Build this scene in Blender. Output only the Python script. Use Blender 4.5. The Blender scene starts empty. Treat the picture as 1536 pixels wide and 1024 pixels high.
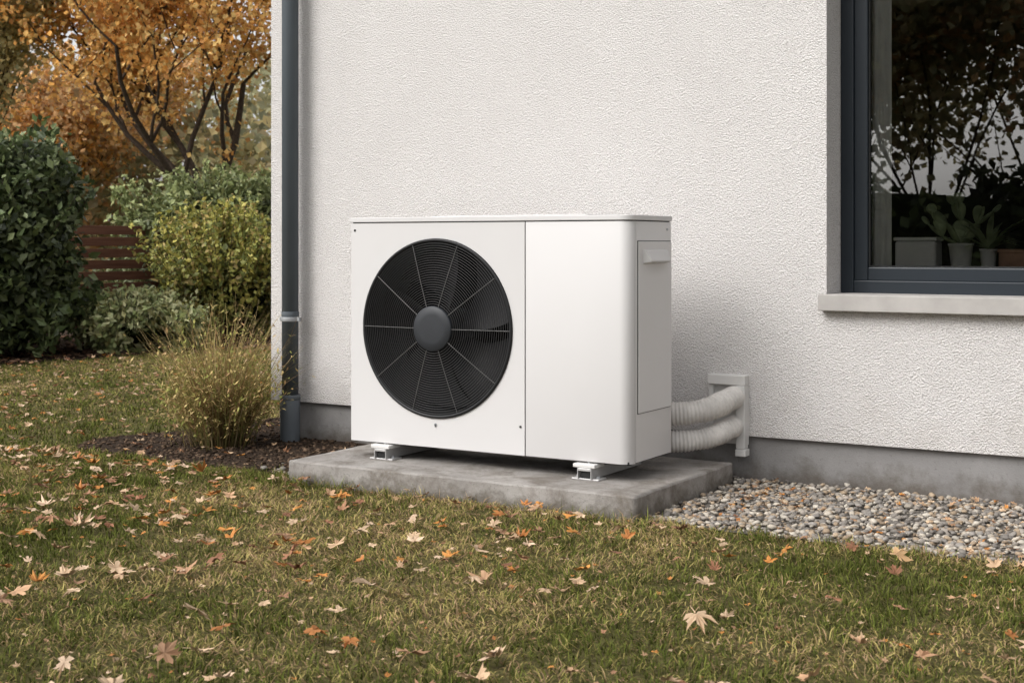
import bpy, bmesh, math, random
import numpy as np
from mathutils import Vector, Matrix
random.seed(7); rng = np.random.default_rng(11)
scene = bpy.context.scene
COL = scene.collection

# ------------------------------------------------------------------ helpers
def link(o, parent=None):
    COL.objects.link(o)
    if parent is not None: o.parent = parent
    return o
def empty(name, loc=(0,0,0)):
    e = bpy.data.objects.new(name, None); e.location = (0,0,0); e.empty_display_size = .2
    return link(e)
def np_mesh(name, V, F, mat, col=None, parent=None, smooth=False):
    V = np.asarray(V, dtype=np.float32); F = np.asarray(F, dtype=np.int32)
    me = bpy.data.meshes.new(name)
    n, k = F.shape
    me.vertices.add(len(V)); me.vertices.foreach_set('co', V.ravel())
    me.loops.add(n*k); me.loops.foreach_set('vertex_index', F.ravel())
    me.polygons.add(n)
    me.polygons.foreach_set('loop_start', np.arange(0, n*k, k, dtype=np.int32))
    me.polygons.foreach_set('loop_total', np.full(n, k, dtype=np.int32))
    me.polygons.foreach_set('use_smooth', np.full(n, smooth, dtype=bool))
    me.update(calc_edges=True)
    if col is not None:
        a = me.attributes.new('Col', 'FLOAT_COLOR', 'POINT')
        c = np.ones((len(V), 4), dtype=np.float32); c[:, :3] = col
        a.data.foreach_set('color', c.ravel())
    me.materials.append(mat)
    return link(bpy.data.objects.new(name, me), parent)
def py_mesh(name, V, F, mat, parent=None, smooth=False, bevel=0, seg=2, autosm=False):
    me = bpy.data.meshes.new(name); me.from_pydata([tuple(v) for v in V], [], F); me.update()
    bm = bmesh.new(); bm.from_mesh(me); bmesh.ops.recalc_face_normals(bm, faces=bm.faces); bm.to_mesh(me); bm.free()
    for p in me.polygons: p.use_smooth = smooth
    me.materials.append(mat)
    o = link(bpy.data.objects.new(name, me), parent)
    if bevel:
        m = o.modifiers.new('b', 'BEVEL'); m.width = bevel; m.segments = seg; m.limit_method='ANGLE'; m.angle_limit=math.radians(40)
    return o
def box(name, x0,x1,y0,y1,z0,z1, mat, parent=None, bevel=0, seg=2):
    V=[(x0,y0,z0),(x1,y0,z0),(x1,y1,z0),(x0,y1,z0),(x0,y0,z1),(x1,y0,z1),(x1,y1,z1),(x0,y1,z1)]
    F=[(0,3,2,1),(4,5,6,7),(0,1,5,4),(1,2,6,5),(2,3,7,6),(3,0,4,7)]
    return py_mesh(name,V,F,mat,parent,bevel=bevel,seg=seg)
def prism(name, prof, z0, z1, mat, parent=None, bevel=0, caps=True, smooth=False):
    n=len(prof); V=[(x,y,z0) for x,y in prof]+[(x,y,z1) for x,y in prof]
    F=[(i,(i+1)%n,n+(i+1)%n,n+i) for i in range(n)]
    if caps: F += [tuple(range(n-1,-1,-1)), tuple(range(n,2*n))]
    return py_mesh(name,V,F,mat,parent,bevel=bevel,smooth=smooth)
def cyl(name, p0, p1, r0, r1, mat, parent=None, n=32, smooth=True, bevel=0):
    p0=Vector(p0);p1=Vector(p1);d=(p1-p0).normalized()
    a=d.orthogonal().normalized();b=d.cross(a)
    V=[];F=[]
    for p,r in((p0,r0),(p1,r1)):
        for i in range(n):
            t=2*math.pi*i/n; V.append(p+a*math.cos(t)*r+b*math.sin(t)*r)
    F=[(i,(i+1)%n,n+(i+1)%n,n+i) for i in range(n)]+[tuple(range(n-1,-1,-1)),tuple(range(n,2*n))]
    o=py_mesh(name,V,F,mat,parent,bevel=bevel)
    if smooth:
        for p in o.data.polygons: p.use_smooth = len(p.vertices)==4
    return o
def tube_arrays(path, radii, n=6):
    path=[Vector(p) for p in path]; V=[];F=[]
    a=None
    for i,p in enumerate(path):
        d=(path[min(i+1,len(path)-1)]-path[max(i-1,0)]).normalized()
        if a is None: a=d.orthogonal().normalized()
        a=(a-d*a.dot(d)).normalized(); b=d.cross(a)
        for j in range(n):
            t=2*math.pi*j/n; V.append(tuple(p+a*(math.cos(t)*radii[i])+b*(math.sin(t)*radii[i])))
    for i in range(len(path)-1):
        for j in range(n):
            F.append((i*n+j,i*n+(j+1)%n,(i+1)*n+(j+1)%n,(i+1)*n+j))
    return V,F

# ------------------------------------------------------------------ materials
class NT:
    def __init__(s,name):
        s.m=bpy.data.materials.new(name); s.m.use_nodes=True; s.t=s.m.node_tree; s.n=s.t.nodes; s.l=s.t.links
        s.b=s.n['Principled BSDF']; s.out=s.n['Material Output']
        s.co=s.n.new('ShaderNodeTexCoord').outputs['Object']
    def noise(s,scale,detail=4,rough=.55,vec=None,dist=0):
        x=s.n.new('ShaderNodeTexNoise'); x.inputs['Scale'].default_value=scale; x.inputs['Detail'].default_value=detail
        x.inputs['Roughness'].default_value=rough; x.inputs['Distortion'].default_value=dist
        s.l.new(vec or s.co,x.inputs['Vector']); return x.outputs['Fac']
    def vor(s,scale,feature='F1',out='Distance'):
        x=s.n.new('ShaderNodeTexVoronoi'); x.feature=feature; x.inputs['Scale'].default_value=scale
        s.l.new(s.co,x.inputs['Vector']); return x.outputs[out]
    def ramp(s,fac,stops):
        x=s.n.new('ShaderNodeValToRGB'); e=x.color_ramp.elements
        while len(e)<len(stops): e.new(.5)
        for i,(p,c) in enumerate(stops): e[i].position=p; e[i].color=(c[0],c[1],c[2],1)
        s.l.new(fac,x.inputs['Fac']); return x.outputs['Color']
    def mix(s,fac,a,b,mode='MIX'):
        x=s.n.new('ShaderNodeMix'); x.data_type='RGBA'; x.blend_type=mode
        for k,v in((0,fac),(6,a),(7,b)):
            if hasattr(v,'is_output'): s.l.new(v,x.inputs[k])
            elif k==0: x.inputs[0].default_value=v
            else: x.inputs[k].default_value=(v[0],v[1],v[2],1)
        return x.outputs[2]
    def math(s,op,a,b=0):
        x=s.n.new('ShaderNodeMath'); x.operation=op
        for k,v in((0,a),(1,b)):
            if hasattr(v,'is_output'): s.l.new(v,x.inputs[k])
            else: x.inputs[k].default_value=v
        return x.outputs[0]
    def color(s,c):
        if hasattr(c,'is_output'): s.l.new(c,s.b.inputs['Base Color'])
        else: s.b.inputs['Base Color'].default_value=(*c,1)
    def set(s,rough=.8,metal=0,spec=.5):
        s.b.inputs['Roughness'].default_value=rough; s.b.inputs['Metallic'].default_value=metal
        s.b.inputs['Specular IOR Level'].default_value=spec; return s
    def bump(s,h,strength=.5,dist=.01):
        x=s.n.new('ShaderNodeBump'); x.inputs['Strength'].default_value=strength; x.inputs['Distance'].default_value=dist
        s.l.new(h,x.inputs['Height']); s.l.new(x.outputs['Normal'],s.b.inputs['Normal'])
def simple(name,c,rough=.5,metal=0,spec=.5,var=.08,scale=8,bump=0):
    t=NT(name).set(rough,metal,spec); f=t.noise(scale)
    t.color(t.ramp(f,[(.3,[v*(1-var) for v in c]),(.7,[min(1,v*(1+var)) for v in c])]))
    if bump: t.bump(t.noise(scale*25),bump,.002)
    return t.m
def vcol(name,rough=.7,transl=0.0,spec=.3):
    t=NT(name).set(rough,0,spec); a=t.n.new('ShaderNodeAttribute'); a.attribute_name='Col'
    t.l.new(a.outputs['Color'],t.b.inputs['Base Color']); surf=t.b.outputs[0]
    if spec==0:
        df=t.n.new('ShaderNodeBsdfDiffuse'); t.l.new(a.outputs['Color'],df.inputs['Color']); surf=df.outputs[0]; t.l.new(surf,t.out.inputs['Surface'])
    if transl:
        tr=t.n.new('ShaderNodeBsdfTranslucent'); t.l.new(a.outputs['Color'],tr.inputs['Color'])
        mx=t.n.new('ShaderNodeMixShader'); mx.inputs[0].default_value=transl
        t.l.new(surf,mx.inputs[1]); t.l.new(tr.outputs[0],mx.inputs[2]); t.l.new(mx.outputs[0],t.out.inputs['Surface'])
    return t.m

# plaster
t=NT('plaster').set(.92,0,.2)
big=t.noise(.9,5); fine=t.noise(175,3,.6); gr=t.vor(150)
zs_=t.n.new('ShaderNodeSeparateXYZ'); t.l.new(t.co,zs_.inputs[0])
c=t.ramp(big,[(.3,(.70,.672,.655)),(.7,(.75,.725,.708))])
c=t.mix(t.ramp(fine,[(.36,(.75,.75,.75)),(.50,(0,0,0))]),c,(.42,.39,.37))
splash=t.math('SUBTRACT',t.noise(5,6,.7),t.math('MULTIPLY',zs_.outputs['Z'],.9))
c=t.mix(t.ramp(splash,[(.12,(0,0,0)),(.42,(.35,.35,.35))]),c,(.50,.46,.42))
t.color(c); h=t.math('ADD',fine,t.math('MULTIPLY',gr,.7)); t.bump(h,1.0,.0085)
M_plaster=t.m
# plinth
t=NT('plinth_render').set(.9,0,.2)
zsep=t.n.new('ShaderNodeSeparateXYZ'); t.l.new(t.co,zsep.inputs[0])
c=t.ramp(t.noise(3,6,.65),[(.3,(.19,.182,.178)),(.7,(.27,.262,.255))])
drt=t.math('SUBTRACT',t.noise(9,5,.7),t.math('MULTIPLY',zsep.outputs['Z'],3.2))
c=t.mix(t.ramp(drt,[(.15,(0,0,0)),(.5,(.85,.85,.85))]),c,(.10,.085,.07))
c=t.mix(t.ramp(t.noise(70,4,.7),[(.58,(0,0,0)),(.7,(.5,.5,.5))]),c,(.11,.10,.095))
t.color(c); t.bump(t.noise(160,4),.4,.004); M_plinth=t.m
# concrete
t=NT('concrete').set(.88,0,.25)
c=t.ramp(t.noise(2.2,7,.65),[(.28,(.21,.195,.18)),(.5,(.29,.27,.25)),(.72,(.37,.35,.325))])
c=t.mix(t.ramp(t.noise(6,7,.75,dist=.4),[(.45,(0,0,0)),(.64,(.85,.85,.85))]),c,(.135,.115,.095))
c=t.mix(t.ramp(t.noise(90,3),[(.60,(0,0,0)),(.72,(.6,.6,.6))]),c,(.15,.14,.13))
c=t.mix(t.ramp(t.vor(60),[(.05,(1,1,1)),(.14,(0,0,0))]),c,(.18,.17,.16))
geo=t.n.new('ShaderNodeSeparateXYZ'); t.l.new(t.co,geo.inputs[0])
lo=t.math('SUBTRACT',t.noise(14,5,.7),t.math('MULTIPLY',geo.outputs['Z'],5))
c=t.mix(t.ramp(lo,[(.20,(0,0,0)),(.45,(.75,.75,.75))]),c,(.11,.095,.075))
t.color(c); t.bump(t.math('ADD',t.noise(45,6,.7),t.math('MULTIPLY',t.noise(8,4),1.5)),.6,.008); M_conc=t.m
# soil
t=NT('soil').set(.95,0,.1)
t.color(t.ramp(t.noise(35,6,.7),[(.3,(.022,.015,.011)),(.55,(.055,.038,.027)),(.75,(.12,.085,.06))]))
t.bump(t.noise(40,6,.7),1,.03); M_soil=t.m
# gravel bed
t=NT('gravel_base').set(.95,0,.1)
t.color(t.ramp(t.noise(60,5,.7),[(.3,(.07,.06,.05)),(.7,(.22,.20,.175))])); t.bump(t.noise(70,4),1,.02); M_gbase=t.m
# lawn base
t=NT('lawn_ground').set(.95,0,.1)
c=t.ramp(t.noise(1.1,5,.6),[(.3,(.09,.095,.025)),(.55,(.15,.135,.05)),(.75,(.22,.175,.08))])
c=t.mix(t.ramp(t.noise(55,5,.7),[(.42,(0,0,0)),(.62,(.8,.8,.8))]),c,(.055,.042,.022))
t.color(c); t.bump(t.noise(60,5,.7),1,.02); M_lawn=t.m
M_grass=vcol('grass_blades',.6,0,0)
M_straw=vcol('dry_grass',.6,.2,0)
M_leaf=vcol('fallen_leaf',.65,0,.25)
M_fol=vcol('foliage',.5,.2,.35)
M_mfol=vcol('maple_foliage',.6,.4,0)
M_stone=vcol('pebbles',.75,0,.3)
M_chip=vcol('mulch',.9,0,0)
t=NT('bark').set(.95,0,.1)
t.color(t.ramp(t.noise(14,6,.7),[(.3,(.03,.022,.017)),(.7,(.09,.068,.052))])); t.bump(t.noise(30,5),.8,.03); M_bark=t.m
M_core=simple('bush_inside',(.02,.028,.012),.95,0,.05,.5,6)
# unit
t=NT('powder_coat_white_textured').set(.52,0,.28); t.color(t.ramp(t.noise(1.2,3),[(.3,(.555,.54,.534)),(.7,(.58,.566,.56))])); t.bump(t.noise(900,2),.08,.0006); M_white=t.m
M_white2=simple('powder_coat_side',(.63,.612,.604),.52,0,.28,.015,1.5)
M_black=simple('black_plastic',(.008,.008,.009),.5,0,.35,.2,8)
M_deep=simple('fan_cavity',(.003,.003,.003),.9,0,.1,.2,8)
M_wire=simple('grille_wire',(.028,.027,.027),.45,.0,.4,.1,8)
M_spoke=simple('grille_spoke',(.09,.088,.085),.4,.0,.5,.1,8)
M_blade=simple('fan_blade',(.004,.004,.005),.45,0,.2,.15,5)
M_hub=simple('fan_hub',(.024,.026,.030),.5,0,.35,.08,12)
M_metal=simple('galvanised_bracket',(.50,.49,.48),.4,.35,.5,.08,20)
M_rubber=simple('rubber_pad',(.02,.02,.02),.8,0,.3,.2,20)
M_hose=simple('white_hose',(.58,.55,.52),.6,0,.3,.16,14)
M_plate=simple('white_pvc',(.62,.605,.585),.4,0,.4,.04,6)
M_pipe=simple('downpipe_zinc',(.080,.094,.106),.6,0,.3,.05,3)
M_pipe2=simple('downpipe_shoe',(.11,.125,.14),.6,0,.3,.15,4)
M_clamp=simple('clamp_steel',(.30,.31,.32),.5,.3,.5,.1,20)
M_frame=simple('window_frame_anthracite',(.012,.017,.023),.45,0,.35,.06,3)
M_sill=simple('stone_sill',(.38,.36,.34),.7,0,.3,.1,10,.3)
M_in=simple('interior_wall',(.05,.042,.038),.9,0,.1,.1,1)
M_inrev=simple('interior_reveal',(.7,.7,.67),.8,0,.2,.03,2)
M_palepanel=simple('pale_panel_fabric',(.80,.81,.78),.9,0,.1,.06,12)
M_pot=simple('ceramic_pot',(.78,.78,.77),.5,0,.4,.05,10)
M_cactus=simple('cactus_skin',(.26,.31,.18),.6,0,.3,.3,20)
M_woodbox=simple('wood_box',(.45,.27,.19),.7,0,.3,.2,20)
M_roof=simple('roof_tiles',(.05,.05,.055),.7,0,.3,.2,6)
t=NT('fence_wood').set(.75,0,.25)
mp=t.n.new('ShaderNodeMapping'); mp.inputs['Scale'].default_value=(8,.8,14); t.l.new(t.co,mp.inputs[0])
t.color(t.ramp(t.noise(2,5,.6,mp.outputs[0]),[(.3,(.10,.040,.025)),(.7,(.21,.095,.06))])); M_fence=t.m
# glass
t=NT('window_glass'); gl=t.n.new('ShaderNodeBsdfGlossy'); gl.inputs['Roughness'].default_value=0.0
tr=t.n.new('ShaderNodeBsdfTransparent'); tr.inputs['Color'].default_value=(.88,.89,.89,1)
fr=t.n.new('ShaderNodeFresnel'); fr.inputs['IOR'].default_value=2.2
mx=t.n.new('ShaderNodeMixShader'); t.l.new(fr.outputs[0],mx.inputs[0]); t.l.new(tr.outputs[0],mx.inputs[1]); t.l.new(gl.outputs[0],mx.inputs[2])
t.l.new(mx.outputs[0],t.out.inputs['Surface']); M_glass=t.m

# ------------------------------------------------------------------ camera / light
cam=bpy.data.cameras.new('camera'); co=bpy.data.objects.new('camera',cam); COL.objects.link(co)
co.location=(0,-5.79,1.06); co.rotation_euler=(math.radians(90),0,math.radians(31.1))
cam.sensor_width=36; cam.lens=48.4; cam.shift_y=-147/1536; cam.clip_end=2000; cam.clip_start=.05
cam.dof.use_dof=True; cam.dof.focus_distance=5.7; cam.dof.aperture_fstop=7.1
scene.camera=co
w=bpy.data.worlds.new('World'); scene.world=w; w.use_nodes=True
n=w.node_tree.nodes; l=w.node_tree.links
sky=n.new('ShaderNodeTexSky'); sky.sky_type='NISHITA'; sky.sun_disc=False
svec=Vector((-.50,-1,1.0)).normalized(); elev=math.asin(svec.z)
sky.sun_elevation=elev; sky.sun_rotation=math.atan2(svec.x,svec.y)%(2*math.pi)
sky.dust_density=4; sky.air_density=1.0
hs=n.new('ShaderNodeHueSaturation'); hs.inputs['Saturation'].default_value=.12; hs.inputs['Value'].default_value=1.74
l.new(sky.outputs[0],hs.inputs['Color']); l.new(hs.outputs[0],n['Background'].inputs['Color'])
n['Background'].inputs['Strength'].default_value=.15
sl=bpy.data.lights.new('sun','SUN'); sl.energy=1.15; sl.angle=math.radians(30); sl.color=(1,.975,.945)
so=bpy.data.objects.new('sun',sl); COL.objects.link(so); so.location=(-4,-9,9); so.rotation_euler=(-svec).to_track_quat('-Z','Y').to_euler()
scene.view_settings.view_transform='Standard'; scene.view_settings.look='None'; scene.view_settings.exposure=0

# ------------------------------------------------------------------ house
house=empty('house')
XL=-5.037; XR=7.0; ZP=.204; ZT=5.4; WX0,WX1,WZ0,WZ1=-1.907,-.30,.838,2.45; RD=.19
xs=[XL,WX0,WX1,XR]; zs=[ZP,WZ0,WZ1,ZT]
V=[(x,0,z) for z in zs for x in xs]; F=[]
for j in range(3):
    for i in range(3):
        if i==1 and j==1: continue
        a=j*4+i; F.append((a,a+1,a+5,a+4))
def q(pts):
    b=len(V); V.extend(pts); F.append(tuple(range(b,b+4)))
D=RD+.02
q([(WX0,0,WZ0),(WX0,D,WZ0),(WX0,D,WZ1),(WX0,0,WZ1)]); q([(WX1,0,WZ0),(WX1,0,WZ1),(WX1,D,WZ1),(WX1,D,WZ0)])
q([(WX0,0,WZ1),(WX0,D,WZ1),(WX1,D,WZ1),(WX1,0,WZ1)]); q([(WX0,0,WZ0),(WX1,0,WZ0),(WX1,D,WZ0),(WX0,D,WZ0)])
q([(XL,0,ZP),(XL,0,ZT),(XL,8,ZT),(XL,8,ZP)]); q([(XR,0,ZP),(XR,8,ZP),(XR,8,ZT),(XR,0,ZT)])
q([(XL,8,ZP),(XL,8,ZT),(XR,8,ZT),(XR,8,ZP)]); q([(XL,0,ZP),(XL,8,ZP),(XR,8,ZP),(XR,0,ZP)])
me=bpy.data.meshes.new('walls'); me.from_pydata(V,[],F); me.materials.append(M_plaster); link(bpy.data.objects.new('walls',me),house)
box('plinth',XL+.035,XR-.035,.03,7.96,-.2,ZP-.002,M_plinth,house)
# roof
rx0,rx1=XL-.4,XR+.4
py_mesh('roof',[(rx0,-.5,5.25),(rx1,-.5,5.25),(rx1,4,8),(rx0,4,8),(rx0,8.5,5.25),(rx1,8.5,5.25),(rx0,-.5,5.4),(rx1,-.5,5.4),(rx1,4,8.15),(rx0,4,8.15),(rx0,8.5,5.4),(rx1,8.5,5.4)],
 [(0,1,2,3),(3,2,5,4),(6,9,8,7),(9,10,11,8),(0,6,7,1),(4,5,11,10),(0,3,9,6),(3,4,10,9),(1,7,8,2),(2,8,11,5)],M_roof,house)
# window frame
fy0,fy1=RD,RD+.07
def ring(name,x0,x1,z0,z1,w,y0,y1,mat,par,bev=.004):
    box(name+'_left',x0,x0+w,y0,y1,z0,z1,mat,par,bev); box(name+'_right',x1-w,x1,y0,y1,z0,z1,mat,par,bev)
    box(name+'_bottom',x0+w,x1-w,y0,y1,z0,z0+w,mat,par,bev); box(name+'_top',x0+w,x1-w,y0,y1,z1-w,z1,mat,par,bev)
ring('window_frame',WX0+.001,WX1-.001,WZ0+.001,WZ1-.001,.058,fy0,fy1,M_frame,house)
ring('window_sash',WX0+.056,WX1-.056,WZ0+.056,WZ1-.056,.062,fy0+.016,fy1+.02,M_frame,house,.006)
ring('window_gasket',WX0+.118,WX1-.118,WZ0+.118,WZ1-.118,.006,fy0+.030,fy1,M_rubber,house,.001)
gx0,gx1,gz0,gz1=WX0+.116,WX1-.116,WZ0+.116,WZ1-.116
np_mesh('window_pane',[(gx0,fy0+.042,gz0),(gx1,fy0+.042,gz0),(gx1,fy0+.042,gz1),(gx0,fy0+.042,gz1)],[(0,1,2,3)],M_glass,None,house)
box('window_sill',WX0-.022,WX1+.022,-.052,RD+.002,WZ0-.067,WZ0+.004,M_sill,house,.004)
# interior reveal and room
ix0,ix1=gx0-.012,gx1+.012
py_mesh('interior_reveal',[(ix0,.29,.952),(ix0,.46,.952),(ix0,.46,2.36),(ix0,.29,2.36),(ix1,.29,.952),(ix1,.46,.952),(ix1,.46,2.36),(ix1,.29,2.36)],
  [(0,1,2,3),(4,7,6,5),(3,2,6,7)],M_inrev,house)
box('interior_ledge',ix0-.002,ix1+.002,.285,.50,.92,.950,M_inrev,house,.004)
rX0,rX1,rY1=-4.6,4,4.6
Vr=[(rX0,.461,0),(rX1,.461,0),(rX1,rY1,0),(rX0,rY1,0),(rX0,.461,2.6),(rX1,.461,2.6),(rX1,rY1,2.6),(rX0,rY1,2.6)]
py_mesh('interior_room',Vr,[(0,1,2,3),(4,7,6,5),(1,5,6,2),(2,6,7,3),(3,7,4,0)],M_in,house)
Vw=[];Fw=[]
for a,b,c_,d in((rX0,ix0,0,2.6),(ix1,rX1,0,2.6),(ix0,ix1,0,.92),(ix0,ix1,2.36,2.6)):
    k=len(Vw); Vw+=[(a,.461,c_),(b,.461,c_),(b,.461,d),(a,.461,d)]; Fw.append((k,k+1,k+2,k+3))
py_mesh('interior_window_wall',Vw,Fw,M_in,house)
# pale pleated panel, added to catch light where the reveal stays dark
CV=[];CF=[]
for i in range(37):
    u=i/36; x=ix0+.004+.092*u; y=.290+.004*math.sin(u*22)
    CV+=[(x,y,.955),(x,y,2.355)]
    if i: k=2*i; CF.append((k-2,k,k+1,k-1))
py_mesh('added_pale_panel',CV,CF,M_palepanel,house,smooth=True)
# things on the ledge
cb=empty('storage_box'); box('body',-1.700,-1.52,.31,.43,.951,1.070,M_pot,cb,.012,3); box('lid',-1.705,-1.515,.305,.435,1.071,1.087,M_pot,cb,.005)
def pot(par,x,y,z,r,h,mat):
    prof=[(r*.72,0),(r*.8,.01),(r,h*.9),(r*1.06,h*.9),(r*1.06,h),(r*.92,h),(r*.9,h*.88),(0.001,h*.86)]
    V=[];F=[];N=28
    for a,b in prof:
        for i in range(N): V.append((x+a*math.cos(6.2832*i/N),y+a*math.sin(6.2832*i/N),z+b))
    for k in range(len(prof)-1):
        for i in range(N): F.append((k*N+i,k*N+(i+1)%N,(k+1)*N+(i+1)%N,(k+1)*N+i))
    return py_mesh('pot',V,F,mat,par,smooth=True)
def pad(par,base,dirv,L,W,mat,yaw=0):
    bm=bmesh.new(); bmesh.ops.create_uvsphere(bm,u_segments=14,v_segments=10,radius=.5)
    for v in bm.verts:
        z=v.co.z+.5; v.co.x*=W*(.6+.6*z); v.co.y*=.018/1; v.co.z=z*L
    d=Vector(dirv).normalized(); rot=d.to_track_quat('Z','Y').to_matrix().to_4x4()@Matrix.Rotation(yaw,4,'Z')
    bmesh.ops.transform(bm,matrix=Matrix.Translation(base)@rot,verts=bm.verts)
    me=bpy.data.meshes.new('pad'); bm.to_mesh(me); bm.free(); me.materials.append(mat)
    for p in me.polygons:p.use_smooth=True
    link(bpy.data.objects.new('pad',me),par); return Vector(base)+d*L*.93
pc=empty('potted_cactus'); pot(pc,-1.43,.385,.951,.052,.11,M_pot)
b0=Vector((-1.43,.385,1.045))
for dv,L,W,yw in(((.0,0,1),.12,.08,.2),((-.5,.1,.8),.12,.075,.7),((.6,-.05,.8),.13,.075,-.4),((-.9,0,.5),.10,.065,.1)):
    e=pad(pc,b0,dv,L,W,M_cactus,yw)
    for k in range(3):
        dd=Vector(dv)+Vector((random.uniform(-.8,.8),random.uniform(-.2,.2),random.uniform(0,.6)))
        e2=pad(pc,e,dd,.085,.06,M_cactus,random.uniform(-.6,.6))
        if random.random()<.6: pad(pc,e2,dd+Vector((random.uniform(-.5,.5),0,.2)),.05,.045,M_cactus,random.uniform(-1,1))
pl=empty('potted_plant'); pot(pl,-1.315,.39,.951,.036,.085,M_pot)
LV=[];LF=[];
for k in range(38):
    a=random.uniform(0,6.283); up=random.uniform(.4,1.3); L=random.uniform(.10,.26); pts=[]
    base=Vector((-1.315,.39,1.03)); d=Vector((math.cos(a),math.sin(a)*.5,up)).normalized()
    side=Vector((-math.sin(a),math.cos(a),0)); p=base.copy()
    for s in range(6):
        wv=.012*math.sin(math.pi*(s+.4)/5.6); k0=len(LV); LV+= [tuple(p+side*wv),tuple(p-side*wv)]
        if s: LF.append((k0-2,k0-1,k0+1,k0))
        p=p+d*L/5; d=(d+Vector((0,0,-.22))).normalized()
py_mesh('leaves',LV,LF,M_cactus,pl,smooth=True)
wb=empty('wooden_box'); box('body',-1.26,-1.05,.33,.44,.951,1.02,M_woodbox,wb,.003); box('rim',-1.265,-1.045,.325,.445,1.021,1.035,M_woodbox,wb,.002)

# downpipe
dp=empty('downpipe'); px,py=-4.83,-.085
cyl('pipe',(px,py,.20),(px,py,5.2),.0445,.0445,M_pipe,dp,40)
cyl('lower_pipe',(px,py,-.05),(px,py,.235),.053,.053,M_pipe2,dp,40,bevel=.003)
cyl('collar',(px,py,.225),(px,py,.25),.056,.056,M_pipe2,dp,40,bevel=.003)
for z in(.655,3.2):
    cyl('clamp',(px,py,z-.012),(px,py,z+.012),.050,.050,M_clamp,dp,40,bevel=.002)
    cyl('socket',(px,py,z+.013),(px,py,z+.04),.0475,.0475,M_pipe,dp,40,bevel=.002)
    box('clamp_lug',px-.068,px-.046,py-.008,py+.008,z-.011,z+.011,M_clamp,dp,.002); box('clamp_lug_b',px+.046,px+.068,py-.008,py+.008,z-.011,z+.011,M_clamp,dp,.002)
    cyl('standoff',(px,py+.045,z),(px,.005,z),.006,.006,M_clamp,dp,12)

# ------------------------------------------------------------------ slab
bm=bmesh.new()
bmesh.ops.create_cube(bm,size=1)
sx0,sx1,sy0,sy1,sz0,sz1=-3.995,-2.288,-1.085,-.12,-.1,.1
for v in bm.verts:
    v.co=Vector(((sx0+sx1)/2+v.co.x*(sx1-sx0),(sy0+sy1)/2+v.co.y*(sy1-sy0),(sz0+sz1)/2+v.co.z*(sz1-sz0)))
bmesh.ops.bevel(bm,geom=list(bm.edges),offset=.004,segments=2,affect='EDGES')
bmesh.ops.subdivide_edges(bm,edges=[e for e in bm.edges if e.calc_length()>.15],cuts=60,use_grid_fill=True)
from mathutils import noise as mn
for v in bm.verts:
    v.co += Vector((mn.noise(v.co*14),mn.noise(v.co*14+Vector((5,1,2))),mn.noise(v.co*9+Vector((1,9,3)))))*.0032
me=bpy.data.meshes.new('concrete_slab'); bm.to_mesh(me); bm.free(); me.materials.append(M_conc)
for p in me.polygons: p.use_smooth=True
link(bpy.data.objects.new('concrete_slab',me))

# ------------------------------------------------------------------ heat pump
hp=empty('heat_pump_unit')
X0,X1,Y0,Y1,Z0,Z1=-3.842,-2.44,-.83,-.43,.172,1.150
XS=-2.928; R=.05
def corner(cx,cy,r,a0,a1,n=8): return [(cx+r*math.cos(math.radians(a0+(a1-a0)*i/n)),cy+r*math.sin(math.radians(a0+(a1-a0)*i/n))) for i in range(n+1)]
wrap=[(XS+.0025,Y0)]+corner(X1-R,Y0+R,R,-90,0)
def strip(name,prof,z0,z1,mat,par,thick=.0):
    n=len(prof); V=[(x,y,z0) for x,y in prof]+[(x,y,z1) for x,y in prof]
    F=[(i,i+1,n+i+1,n+i) for i in range(n-1)]
    me=bpy.data.meshes.new(name); me.from_pydata(V,[],F); me.materials.append(mat)
    for p in me.polygons: p.use_smooth=True
    o=link(bpy.data.objects.new(name,me),par)
    m=o.modifiers.new('s','SOLIDIFY'); m.thickness=.006; m.offset=-1
    m=o.modifiers.new('b','BEVEL'); m.width=.0014; m.segments=2; m.limit_method='ANGLE'; m.angle_limit=math.radians(60)
    return o
strip('front_right_panel',wrap,Z0,Z1,M_white,hp)
strip('side_panel',[(X1,Y0+R+.004),(X1,Y1-.012)]+corner(X1-.012,Y1-.012,.012,0,90,4)[1:],Z0+.003,Z1,M_white2,hp)
strip('back_panel',[(X1-.015,Y1),(X0,Y1),(X0,Y0+.008)],Z0+.003,Z1,M_white2,hp)
prism('seam_dark_filler',[(XS-.03,Y0+.008),(X1-R,Y0+.008)]+corner(X1-R,Y0+R,R-.009,-85,0,5)+[(X1-.009,Y1-.01),(XS-.03,Y1-.01)],Z0+.012,Z1+.003,M_deep,hp)  # near-black filler, the shade inside the seam put into its colour
box('base_pan',X0+.01,X1-.012,Y0+.012,Y1-.01,Z0-.004,Z0+.010,M_black,hp,.002)
FX,FZ,FR=-3.380,.690,.392
xa,xb=X0,XS-.0025
ang=sorted(set([2*math.pi*i/144 for i in range(144)]+[math.atan2(z-FZ,x-FX)%(2*math.pi) for x in(xa,xb) for z in(Z0,Z1)]))
V=[];F=[]
for a in ang:
    c_,s_=math.cos(a),math.sin(a)
    k=min([(xb-FX)/c_ if c_>1e-9 else 9,(xa-FX)/c_ if c_<-1e-9 else 9,(Z1-FZ)/s_ if s_>1e-9 else 9,(Z0-FZ)/s_ if s_<-1e-9 else 9])
    V+=[(FX+FR*c_,Y0,FZ+FR*s_),(FX+k*c_,Y0,FZ+k*s_),(FX+(FR-.006)*c_,Y0+.008,FZ+(FR-.006)*s_),(FX+k*c_,Y0+.008,FZ+k*s_)]
n_=len(ang)
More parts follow.
